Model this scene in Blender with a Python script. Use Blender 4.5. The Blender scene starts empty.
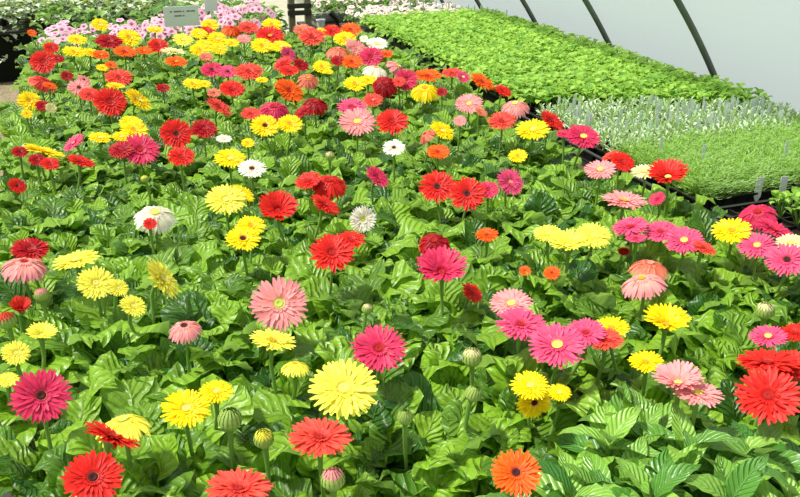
import bpy, math, random
from mathutils import Vector, Matrix
PI = math.pi
rnd = random.Random(7)
scene = bpy.context.scene
COL = scene.collection

# ------------------------------------------------------------------ camera
F = 780.0
PITCH = math.atan(360 / F)
YAW = math.atan(300 * math.cos(PITCH) / F)
CAMZ = 1.65
cp, sp_, cy, sy = math.cos(PITCH), math.sin(PITCH), math.cos(YAW), math.sin(YAW)
FWD = Vector((sy * cp, cy * cp, -sp_))
RGT = Vector((cy, -sy, 0))
UP = Vector((sy * sp_, cy * sp_, cp))
CAM = Vector((0, 0, CAMZ))
cam_d = bpy.data.cameras.new('camera'); cam_d.sensor_width = 36; cam_d.lens = F / 800 * 36
cam = bpy.data.objects.new('camera', cam_d); COL.objects.link(cam)
M = Matrix((RGT, UP, -FWD)).transposed().to_4x4(); M.translation = CAM
cam.matrix_world = M
cam_d.clip_start = 0.05; cam_d.clip_end = 200
scene.camera = cam

def ray(x, y):
    return FWD * F + RGT * (x - 400) + UP * (248.5 - y)
def onz(x, y, z):          # where the sight line through a photo point meets height z
    d = ray(x, y); t = (z - CAMZ) / d.z
    return CAM + d * t
def proj(p):
    v = p - CAM; d = v.dot(FWD)
    if d < 0.05: return (-9999, -9999, d)
    return (400 + F * v.dot(RGT) / d, 248.5 - F * v.dot(UP) / d, d)

# ------------------------------------------------------------------ materials
def srgb(r, g, b):
    f = lambda c: (c / 255 / 12.92) if c / 255 <= .04045 else ((c / 255 + .055) / 1.055) ** 2.4
    return (f(r), f(g), f(b), 1)

def plain(name, rgb, rough=.6, spec=.3, metal=0, noise=0, nscale=20):
    m = bpy.data.materials.new(name); m.use_nodes = True
    n = m.node_tree.nodes; l = m.node_tree.links; b = n['Principled BSDF']
    b.inputs['Base Color'].default_value = srgb(*rgb)
    b.inputs['Roughness'].default_value = rough
    b.inputs['Specular IOR Level'].default_value = spec
    b.inputs['Metallic'].default_value = metal
    if noise:
        t = n.new('ShaderNodeTexNoise'); t.inputs['Scale'].default_value = nscale; t.inputs['Detail'].default_value = 6
        g = n.new('ShaderNodeTexCoord'); l.new(g.outputs['Object'], t.inputs['Vector'])
        r = n.new('ShaderNodeValToRGB')
        c = srgb(*rgb)
        r.color_ramp.elements[0].position = .3; r.color_ramp.elements[1].position = .7
        r.color_ramp.elements[0].color = tuple(max(0, c[i] * (1 - noise)) for i in range(3)) + (1,)
        r.color_ramp.elements[1].color = tuple(min(1, c[i] * (1 + noise)) for i in range(3)) + (1,)
        l.new(t.outputs['Fac'], r.inputs['Fac']); l.new(r.outputs['Color'], b.inputs['Base Color'])
    return m

def leafmat(name, dark, light, rough=.4, spec=.5, trans=.3, vein=14, bump=.5, coat=0, tip=None):
    """leaf: colour varies from leaf to leaf, side veins from the leaf's own uv"""
    m = bpy.data.materials.new(name); m.use_nodes = True
    n = m.node_tree.nodes; l = m.node_tree.links; b = n['Principled BSDF']; out = n['Material Output']
    uv = n.new('ShaderNodeUVMap'); sep = n.new('ShaderNodeSeparateXYZ'); l.new(uv.outputs['UV'], sep.inputs[0])
    att = n.new('ShaderNodeAttribute'); att.attribute_name = 'tone'
    oi = n.new('ShaderNodeObjectInfo')
    add = n.new('ShaderNodeMath'); add.operation = 'MULTIPLY_ADD'
    l.new(oi.outputs['Random'], add.inputs[0]); add.inputs[1].default_value = .35; l.new(att.outputs['Fac'], add.inputs[2])
    sub = n.new('ShaderNodeMath'); sub.operation = 'SUBTRACT'; l.new(add.outputs[0], sub.inputs[0]); sub.inputs[1].default_value = .17
    cr = n.new('ShaderNodeValToRGB'); l.new(sub.outputs[0], cr.inputs['Fac'])
    cr.color_ramp.elements[0].position = 0.1; cr.color_ramp.elements[1].position = .9
    cr.color_ramp.elements[0].color = srgb(*dark); cr.color_ramp.elements[1].color = srgb(*light)
    # veins: v = |across|, u = along
    av = n.new('ShaderNodeMath'); av.operation = 'ABSOLUTE'; l.new(sep.outputs['Y'], av.inputs[0])
    k = n.new('ShaderNodeMath'); k.operation = 'MULTIPLY_ADD'; l.new(av.outputs[0], k.inputs[0]); k.inputs[1].default_value = -.28; l.new(sep.outputs['X'], k.inputs[2])
    s = n.new('ShaderNodeMath'); s.operation = 'MULTIPLY'; l.new(k.outputs[0], s.inputs[0]); s.inputs[1].default_value = vein * 2 * PI / 2
    si = n.new('ShaderNodeMath'); si.operation = 'SINE'; l.new(s.outputs[0], si.inputs[0])
    ab = n.new('ShaderNodeMath'); ab.operation = 'ABSOLUTE'; l.new(si.outputs[0], ab.inputs[0])
    mr = n.new('ShaderNodeMath'); mr.operation = 'MULTIPLY'; l.new(av.outputs[0], mr.inputs[0]); mr.inputs[1].default_value = 9
    mn = n.new('ShaderNodeMath'); mn.operation = 'MINIMUM'; l.new(ab.outputs[0], mn.inputs[0]); l.new(mr.outputs[0], mn.inputs[1])
    # veins a little paler
    pw = n.new('ShaderNodeMath'); pw.operation = 'LESS_THAN'; l.new(mn.outputs[0], pw.inputs[0]); pw.inputs[1].default_value = .16
    pf = n.new('ShaderNodeMath'); pf.operation = 'MULTIPLY'; l.new(pw.outputs[0], pf.inputs[0]); pf.inputs[1].default_value = .35
    mx = n.new('ShaderNodeMix'); mx.data_type = 'RGBA'; l.new(pf.outputs[0], mx.inputs['Factor']); l.new(cr.outputs['Color'], mx.inputs['A'])
    mx.inputs['B'].default_value = srgb(*[min(255, int(c * .6 + 100)) for c in light])
    geo = n.new('ShaderNodeNewGeometry'); und = n.new('ShaderNodeMix'); und.data_type = 'RGBA'    # leaf undersides are paler and greyer
    inv = n.new('ShaderNodeMath'); inv.operation = 'SUBTRACT'; inv.inputs[0].default_value = 1; l.new(geo.outputs['Backfacing'], inv.inputs[1])
    fa = n.new('ShaderNodeMath'); fa.operation = 'MULTIPLY'; l.new(inv.outputs[0], fa.inputs[0]); fa.inputs[1].default_value = .75
    l.new(fa.outputs[0], und.inputs['Factor']); l.new(mx.outputs['Result'], und.inputs['A']); und.inputs['B'].default_value = srgb(168, 196, 136)
    col = und.outputs['Result']
    l.new(col, b.inputs['Base Color'])
    b.inputs['Roughness'].default_value = rough; b.inputs['Specular IOR Level'].default_value = spec
    b.inputs['Coat Weight'].default_value = coat; b.inputs['Coat Roughness'].default_value = .25
    bp = n.new('ShaderNodeBump'); bp.inputs['Strength'].default_value = bump; bp.inputs['Distance'].default_value = .004
    tc = n.new('ShaderNodeTexCoord'); no = n.new('ShaderNodeTexNoise'); no.inputs['Scale'].default_value = 75; l.new(tc.outputs['Object'], no.inputs['Vector'])
    hh = n.new('ShaderNodeMath'); hh.operation = 'MULTIPLY_ADD'; l.new(no.outputs['Fac'], hh.inputs[0]); hh.inputs[1].default_value = 1.1; l.new(mn.outputs[0], hh.inputs[2])
    l.new(hh.outputs[0], bp.inputs['Height']); l.new(bp.outputs['Normal'], b.inputs['Normal'])
    tr = n.new('ShaderNodeBsdfTranslucent')
    tm = n.new('ShaderNodeMix'); tm.data_type = 'RGBA'; tm.inputs['Factor'].default_value = .5; l.new(col, tm.inputs['A']); tm.inputs['B'].default_value = srgb(min(255, int(light[0] * 1.1)), min(255, int(light[1] * 1.1)), 10)
    l.new(tm.outputs['Result'], tr.inputs['Color'])
    ms = n.new('ShaderNodeMixShader'); ms.inputs['Fac'].default_value = trans
    l.new(b.outputs[0], ms.inputs[1]); l.new(tr.outputs[0], ms.inputs[2]); l.new(ms.outputs[0], out.inputs['Surface'])
    return m

def petalmat(name, base, tip, rough=.5, trans=.3):
    m = bpy.data.materials.new(name); m.use_nodes = True
    n = m.node_tree.nodes; l = m.node_tree.links; b = n['Principled BSDF']; out = n['Material Output']
    uv = n.new('ShaderNodeUVMap'); sep = n.new('ShaderNodeSeparateXYZ'); l.new(uv.outputs['UV'], sep.inputs[0])
    cr = n.new('ShaderNodeValToRGB'); l.new(sep.outputs['X'], cr.inputs['Fac'])
    cr.color_ramp.elements[0].color = srgb(*base); cr.color_ramp.elements[1].color = srgb(*tip)
    cr.color_ramp.elements[0].position = .15; cr.color_ramp.elements[1].position = .8
    att = n.new('ShaderNodeAttribute'); att.attribute_name = 'tone'
    hs = n.new('ShaderNodeHueSaturation'); l.new(cr.outputs['Color'], hs.inputs['Color'])
    ma = n.new('ShaderNodeMath'); ma.operation = 'MULTIPLY_ADD'; l.new(att.outputs['Fac'], ma.inputs[0]); ma.inputs[1].default_value = .3; ma.inputs[2].default_value = .85
    l.new(ma.outputs[0], hs.inputs['Value'])
    l.new(hs.outputs['Color'], b.inputs['Base Color'])
    b.inputs['Roughness'].default_value = rough; b.inputs['Specular IOR Level'].default_value = .25
    tr = n.new('ShaderNodeBsdfTranslucent'); l.new(hs.outputs['Color'], tr.inputs['Color'])
    ms = n.new('ShaderNodeMixShader'); ms.inputs['Fac'].default_value = trans
    l.new(b.outputs[0], ms.inputs[1]); l.new(tr.outputs[0], ms.inputs[2]); l.new(ms.outputs[0], out.inputs['Surface'])
    return m

GERB = leafmat('gerbera_leaf', (32, 92, 14), (146, 194, 42), rough=.4, spec=.6, trans=.42, vein=9, bump=.9, coat=.12)
PEPPER = leafmat('glossy_leaf', (56, 128, 36), (150, 200, 74), rough=.34, spec=.8, trans=.25, vein=8, bump=.7, coat=.12)
SEED = leafmat('seedling_leaf', (88, 148, 40), (172, 214, 84), rough=.45, spec=.4, trans=.4, vein=8, bump=.3)
SILVER = leafmat('silver_leaf', (124, 166, 104), (206, 222, 194), rough=.6, spec=.3, trans=.2, vein=6, bump=.2)
FERN = leafmat('feathery_leaf', (122, 172, 70), (184, 216, 118), rough=.5, spec=.3, trans=.45, vein=3, bump=0)
PALEF = leafmat('grey_green_leaf', (90, 124, 76), (218, 230, 204), rough=.5, spec=.4, trans=.2, vein=8, bump=.4)
DKGREEN = leafmat('petunia_leaf', (52, 100, 34), (130, 176, 66), rough=.5, spec=.3, trans=.25, vein=8, bump=.3)
STEM = plain('stem_green', (112, 150, 62), .5, .3)
BUDG = plain('bud_green', (150, 178, 84), .55, .3)
BLACKP = plain('black_plastic', (20, 21, 20), .4, .5)
POT = plain('pot_plastic', (34, 36, 34), .5, .4)
BENCHSHADE = plain('under_bench_shade', (22, 26, 20), .9, .05)  # near-black colour standing in for the shade under the benches
SOIL = plain('soil', (42, 30, 22), .9, .1, noise=.5, nscale=80)
TAG = plain('tag_plastic', (226, 232, 228), .5, .3)
TAGG = plain('tag_plastic_grey', (206, 218, 208), .5, .3)
WOOD = plain('weathered_wood', (128, 124, 96), .8, .2, noise=.25, nscale=14)
DWOOD = plain('dark_rail', (60, 62, 48), .8, .2, noise=.25, nscale=14)
STEEL = plain('hoop_steel', (96, 104, 92), .55, .4, noise=.15, nscale=9)
WIRE = plain('bench_mesh', (60, 58, 54), .7, .3)
SIGN = plain('sign_board', (226, 234, 222), .6, .2)
INK = plain('sign_ink', (110, 124, 112), .8, .1)

PALETTE = {  # code: (word, base, tip)
    'Y': ('yellow', (240, 196, 4), (255, 228, 8)),
    'L': ('lemon yellow', (226, 216, 40), (250, 244, 92)),
    'O': ('orange', (214, 70, 4), (250, 106, 16)),
    'R': ('red', (180, 12, 12), (232, 42, 30)),
    'D': ('dark red', (120, 6, 16), (190, 12, 26)),
    'H': ('hot pink', (186, 20, 58), (226, 58, 102)),
    'P': ('pink', (206, 44, 92), (232, 88, 130)),
    'S': ('pale pink', (238, 176, 150), (244, 158, 160)),
    'C': ('coral', (206, 44, 40), (240, 84, 66)),
    'A': ('salmon', (206, 96, 60), (238, 140, 112)),
    'W': ('white', (226, 220, 168), (250, 246, 232)),
    'K': ('cream', (208, 200, 110), (242, 236, 176)),
}
PMAT = {k: petalmat('petal_' + v[0].replace(' ', '_'), v[1], v[2]) for k, v in PALETTE.items()}
CEN = {
    'd': plain('center_dark', (58, 14, 14), .7, .2, noise=.4, nscale=300),
    'y': plain('center_yellow', (214, 208, 96), .7, .2, noise=.2, nscale=300),
    'g': plain('center_green', (176, 190, 84), .7, .2, noise=.2, nscale=300),
    'o': plain('center_ochre', (196, 140, 40), .7, .2, noise=.2, nscale=300),
    'r': plain('center_red', (150, 24, 20), .7, .2, noise=.3, nscale=300),
    'p': plain('center_pink', (224, 130, 110), .7, .2, noise=.3, nscale=300),
}

RIM = {k: plain('center_rim', c, .7, .2) for k, c in {'d': (206, 96, 84), 'y': (232, 214, 120), 'g': (214, 214, 110), 'o': (232, 190, 40), 'r': (214, 70, 56), 'p': (238, 160, 140)}.items()}

# ------------------------------------------------------------------ mesh builder
class MB:
    def __init__(s): s.v = []; s.f = []; s.uv = []; s.t = []; s.mi = []
    def grid(s, pts, uvs, tone, mi=0):
        """pts: rows of Vectors (all the same length)"""
        o = len(s.v); nr = len(pts); nc = len(pts[0])
        for r in range(nr):
            for c in range(nc):
                s.v.append(tuple(pts[r][c])); s.uv.append(uvs[r][c]); s.t.append(tone)
        for r in range(nr - 1):
            for c in range(nc - 1):
                a = o + r * nc + c
                s.f.append((a, a + 1, a + nc + 1, a + nc)); s.mi.append(mi)
    def face(s, pts, tone=.5, mi=0, uv=None):
        o = len(s.v)
        for i, p in enumerate(pts):
            s.v.append(tuple(p)); s.uv.append(uv[i] if uv else (.5, .5)); s.t.append(tone)
        s.f.append(tuple(range(o, o + len(pts)))); s.mi.append(mi)
    def tube(s, path, rad, n=7, tone=.5, mi=0, cap=True):
        rows = []
        prev = None
        for i, p in enumerate(path):
            a = path[max(0, i - 1)]; b = path[min(len(path) - 1, i + 1)]
            d = (b - a).normalized()
            ref = Vector((0, 0, 1)) if abs(d.z) < .9 else Vector((1, 0, 0))
            if prev is not None: ref = prev
            x = d.cross(ref).normalized(); y = x.cross(d).normalized(); prev = y
            r = rad[i] if isinstance(rad, (list, tuple)) else rad
            rows.append([p + (x * math.cos(k * 2 * PI / n) + y * math.sin(k * 2 * PI / n)) * r for k in range(n + 1)])
        s.grid(rows, [[(i / max(1, len(rows) - 1), .5)] * (n + 1) for i in range(len(rows))], tone, mi)
        if cap:
            s.face(rows[0][:n], tone, mi); s.face(rows[-1][:n][::-1], tone, mi)
    def box(s, lo, hi, mi=0, tone=.5):
        x0, y0, z0 = lo; x1, y1, z1 = hi
        c = [Vector(p) for p in ((x0, y0, z0), (x1, y0, z0), (x1, y1, z0), (x0, y1, z0), (x0, y0, z1), (x1, y0, z1), (x1, y1, z1), (x0, y1, z1))]
        for q in ((3, 2, 1, 0), (4, 5, 6, 7), (0, 1, 5, 4), (1, 2, 6, 5), (2, 3, 7, 6), (3, 0, 4, 7)):
            s.face([c[i] for i in q], tone, mi)
    def mesh(s, name, mats, smooth=True):
        me = bpy.data.meshes.new(name); me.from_pydata(s.v, [], s.f)
        u = me.uv_layers.new(name='UVMap')
        idx = [0] * len(me.loops); me.loops.foreach_get('vertex_index', idx)
        flat = []
        for i in idx: flat += s.uv[i]
        u.data.foreach_set('uv', flat)
        a = me.attributes.new('tone', 'FLOAT', 'POINT'); a.data.foreach_set('value', s.t)
        for m in mats: me.materials.append(m)
        me.polygons.foreach_set('material_index', s.mi)
        if smooth: me.polygons.foreach_set('use_smooth', [True] * len(me.polygons))
        me.update()
        return me

def link(name, me, parent=None, loc=(0, 0, 0), rot=None, scale=1, label=None):
    o = bpy.data.objects.new(name, me); COL.objects.link(o)
    o.location = loc
    if rot is not None: o.rotation_euler = rot
    if scale != 1: o.scale = (scale,) * 3 if not isinstance(scale, (list, tuple)) else scale
    if parent is not None: o.parent = parent
    if label: o['label'] = label
    return o
def thing(name, label, cat, loc=(0, 0, 0), rotz=0, group=None, me=None):
    o = link(name, me, None, loc, (0, 0, rotz))
    o['label'] = label; o['category'] = cat
    if group: o['group'] = group
    return o
def structure(name, me, mats=None):
    o = link(name, me); o['kind'] = 'structure'; return o

# ------------------------------------------------------------------ leaves
def leaf(mb, base, az, L, W, e0, e1, tone, kind='gerbera', r=rnd, nu=10, nv=6, mi=0, roll=None):
    """blade leaves base heading az; elevation runs from e0 to e1 along its length"""
    roll = r.uniform(-.35, .35) if roll is None else roll
    hd = Vector((math.cos(az), math.sin(az), 0)); side0 = Vector((-math.sin(az), math.cos(az), 0)); up = Vector((0, 0, 1))
    p = Vector(base); rows = []; uvs = []
    ph1, ph2 = r.uniform(0, 6), r.uniform(0, 6)
    lob = r.uniform(2.5, 3.5) if kind == 'gerbera' else 0
    sweep = r.uniform(-.5, .5)
    for i in range(nu + 1):
        u = i / nu
        e = e0 + (e1 - e0) * u
        a2 = az + sweep * u * .6
        hd = Vector((math.cos(a2), math.sin(a2), 0)); side0 = Vector((-math.sin(a2), math.cos(a2), 0))
        d = hd * math.cos(e) + up * math.sin(e)
        nrm = -hd * math.sin(e) + up * math.cos(e)
        if i: p = p + d * (L / nu)
        s = side0 * math.cos(roll) + nrm * math.sin(roll); nn = nrm * math.cos(roll) - side0 * math.sin(roll)
        if kind == 'gerbera':
            w = W * (.16 + .84 * math.sin(PI * min(1, u * .62 + .06) ** 1.25 * 1.0) ** .8) * (1 if u < .82 else math.sqrt(max(0, 1 - ((u - .82) / .185) ** 2)))
            w *= 1 + .17 * math.sin(u * PI * 2 * lob + ph1)
            if u < .15: w *= .35 + u * 4.3
        elif kind == 'point':
            w = W * math.sin(PI * u ** .8) ** .9 * (1 - .25 * u) + .0005
        else:
            w = W * math.sqrt(max(0, 1 - (2 * u - 1) ** 2)) + .0004
        row = []; ur = []
        for j in range(nv + 1):
            v = -1 + 2 * j / nv
            z = abs(v) * w * .22                               # folded along the midrib
            if kind == 'gerbera':
                z += .15 * W * math.sin(u * 13 + ph1 + (1.5 if v > 0 else 0)) * abs(v) ** 2 + .06 * W * math.sin(u * 24 + ph2 + v * 2)
                z -= .14 * W * abs(v) ** 3
            elif kind == 'point':
                z += .05 * W * math.sin(u * 22 + ph2) * abs(v)
            row.append(p + s * (v * w * .5) + nn * z); ur.append((u, v))
        rows.append(row); uvs.append(ur)
    mb.grid(rows, uvs, tone, mi)
    return p

def foliage_mesh(seed, n=19, name='foliage', spread=1.0):
    r = random.Random(seed); mb = MB()
    for i in range(n):
        t = i / n                              # 0 inner .. 1 outer
        az = i * 2.39996 + r.uniform(-.5, .5)
        pet = .035 + .05 * t
        el = math.radians(84 - 46 * t + r.uniform(-14, 12))
        hd = Vector((math.cos(az), math.sin(az), 0))
        b0 = hd * .012; b1 = b0 + hd * math.cos(el) * pet * .9 + Vector((0, 0, math.sin(el) * pet))
        tone = r.random()
        mb.tube([b0, (b0 + b1) / 2 - hd * .003, b1], .0023, 5, .8, 1, cap=False)
        L = r.uniform(.08, .135) * (.85 + .3 * t); W = L * r.uniform(.46, .62)
        leaf(mb, b1, az, L * spread, W * spread, el + .05, el - math.radians(r.uniform(25, 80)), tone, 'gerbera', r)
    return mb.mesh(name, [GERB, STEM])
FOL = [foliage_mesh(100 + i, 21 + i % 4) for i in range(8)]

# ------------------------------------------------------------------ gerbera flower heads (unit radius)
def flower_mesh(code, style, seed):
    r = random.Random(seed); mb = MB()
    bend = {'flat': (.10, .02), 'cup': (.75, .35), 'reflex': (.10, -.95), 'shy': (1.15, .95)}[style]
    rings = [(30, .10, 1.0, .185, 0, 0), (27, .09, .91, .165, .07, .08), (20, .09, .64, .13, .16, .2), (26, .12, .37, .075, .3, .5)]
    if style == 'shy': rings = rings[:3]
    for ri, (n, r0, r1, w, dz, de) in enumerate(rings):
        off = r.random()
        for k in range(n):
            a = (k + off + r.uniform(-.22, .22)) * 2 * PI / n
            hd = Vector((math.cos(a), math.sin(a), 0)); sd = Vector((-math.sin(a), math.cos(a), 0)); up = Vector((0, 0, 1))
            Ln = (r1 - r0) * r.uniform(.91, 1.04); e0 = bend[0] + de + r.uniform(-.05, .05); e1 = bend[1] + de * .6 + r.uniform(-.14, .14)
            p = hd * r0 + up * (dz * .12); tw = r.uniform(-.25, .25); rows = []; uvs = []; nu = 4
            ww = w * r.uniform(.85, 1.1)
            for i in range(nu + 1):
                u = i / nu; e = e0 + (e1 - e0) * u
                d = hd * math.cos(e) + up * math.sin(e); nn = -hd * math.sin(e) + up * math.cos(e)
                if i: p = p + d * (Ln / nu)
                s = sd * math.cos(tw) + nn * math.sin(tw)
                wu = ww * (.38, .8, 1.0, .92, .34)[i]
                rows.append([p - s * wu * .5 + nn * wu * .12, p, p + s * wu * .5 + nn * wu * .12]); uvs.append([(u, -1), (u, 0), (u, 1)])
            mb.grid(rows, uvs, r.random(), 0)
    return mb.mesh('flower', [PMAT[code]])
FLW = {}
def get_flower(code, style):
    key = (code, style, rnd.randrange(3))
    if key not in FLW: FLW[key] = flower_mesh(code, style, hash_int(key))
    return FLW[key]
def hash_int(key):
    return sum(ord(c) * (i + 3) * 7 for i, c in enumerate(str(key)))
def center_mesh(k):
    r = random.Random(ord(k)); mb = MB()
    n = 12; rows = []
    for i, (rr, z) in enumerate(((.165, .02), (.17, .06), (.13, .095), (.085, .085), (.04, .06), (.002, .05))):
        rows.append([Vector((math.cos(a * 2 * PI / n) * rr * r.uniform(.95, 1.05), math.sin(a * 2 * PI / n) * rr, z)) for a in range(n)])
    for row in rows: row.append(row[0].copy())
    mb.grid(rows, [[(.5, .5)] * (n + 1)] * len(rows), .5, 0)
    for i in range(34):                                     # little florets round the rim
        a = i * 2 * PI / 34; q = Vector((math.cos(a), math.sin(a), 0)); s = Vector((-math.sin(a), math.cos(a), 0)) * .012
        b = q * .15 + Vector((0, 0, .06)); t = q * .2 + Vector((0, 0, .13))
        mb.face([b - s, b + s, t + s * .6, t - s * .6], .5, 1)
    return mb.mesh('flower_center', [CEN[k], RIM[k]])
CENM = {k: center_mesh(k) for k in CEN}

def bud_mesh(code):
    """closed bud: overlapping green bracts with a tuft of petal tips; unit radius"""
    r = random.Random(ord(code)); mb = MB(); n = 14
    prof = ((.25, -.75), (.75, -.5), (1.0, 0), (.92, .45), (.7, .75))
    rows = [[Vector((math.cos(a * 2 * PI / n) * q, math.sin(a * 2 * PI / n) * q, z)) for a in range(n + 1)] for q, z in prof]
    mb.grid(rows, [[(.5, .5)] * (n + 1)] * len(rows), .5, 1)
    for ring, (q0, z0, q1, z1) in enumerate(((.98, -.1, .8, .8), (.85, .5, .55, 1.05), (.5, .6, .25, 1.12), (.2, .7, .05, 1.1))):
        m = (16, 15, 10, 5)[ring]
        for k in range(m):
            a = (k + ring * .5) * 2 * PI / m; hd = Vector((math.cos(a), math.sin(a), 0)); sd = Vector((-math.sin(a), math.cos(a), 0))
            up = Vector((0, 0, 1)); j = r.uniform(-.06, .06)
            b = hd * q0 + up * z0; mi_ = hd * ((q0 + q1) / 2 + .12) + up * ((z0 + z1) / 2); t = hd * q1 + up * (z1 + j)
            w = .26 if ring < 3 else .16
            mb.grid([[b - sd * w * .6, b + hd * .03, b + sd * w * .6], [mi_ - sd * w * .5, mi_ + hd * .03, mi_ + sd * w * .5], [t - sd * .05, t, t + sd * .05]],
                    [[(.2, -1), (.2, 0), (.2, 1)], [(.6, -1), (.6, 0), (.6, 1)], [(1, -1), (1, 0), (1, 1)]], r.random(), 1 if ring == 0 else 0)
    return mb.mesh('flower_bud', [PMAT[code] if code in PMAT else BUDG, BUDG])
BUDM = {}

# ------------------------------------------------------------------ what stands where in the gerbera bed
BENCH_Z = .62; BASE_Z = .768; FLZ = CAMZ - .67
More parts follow.
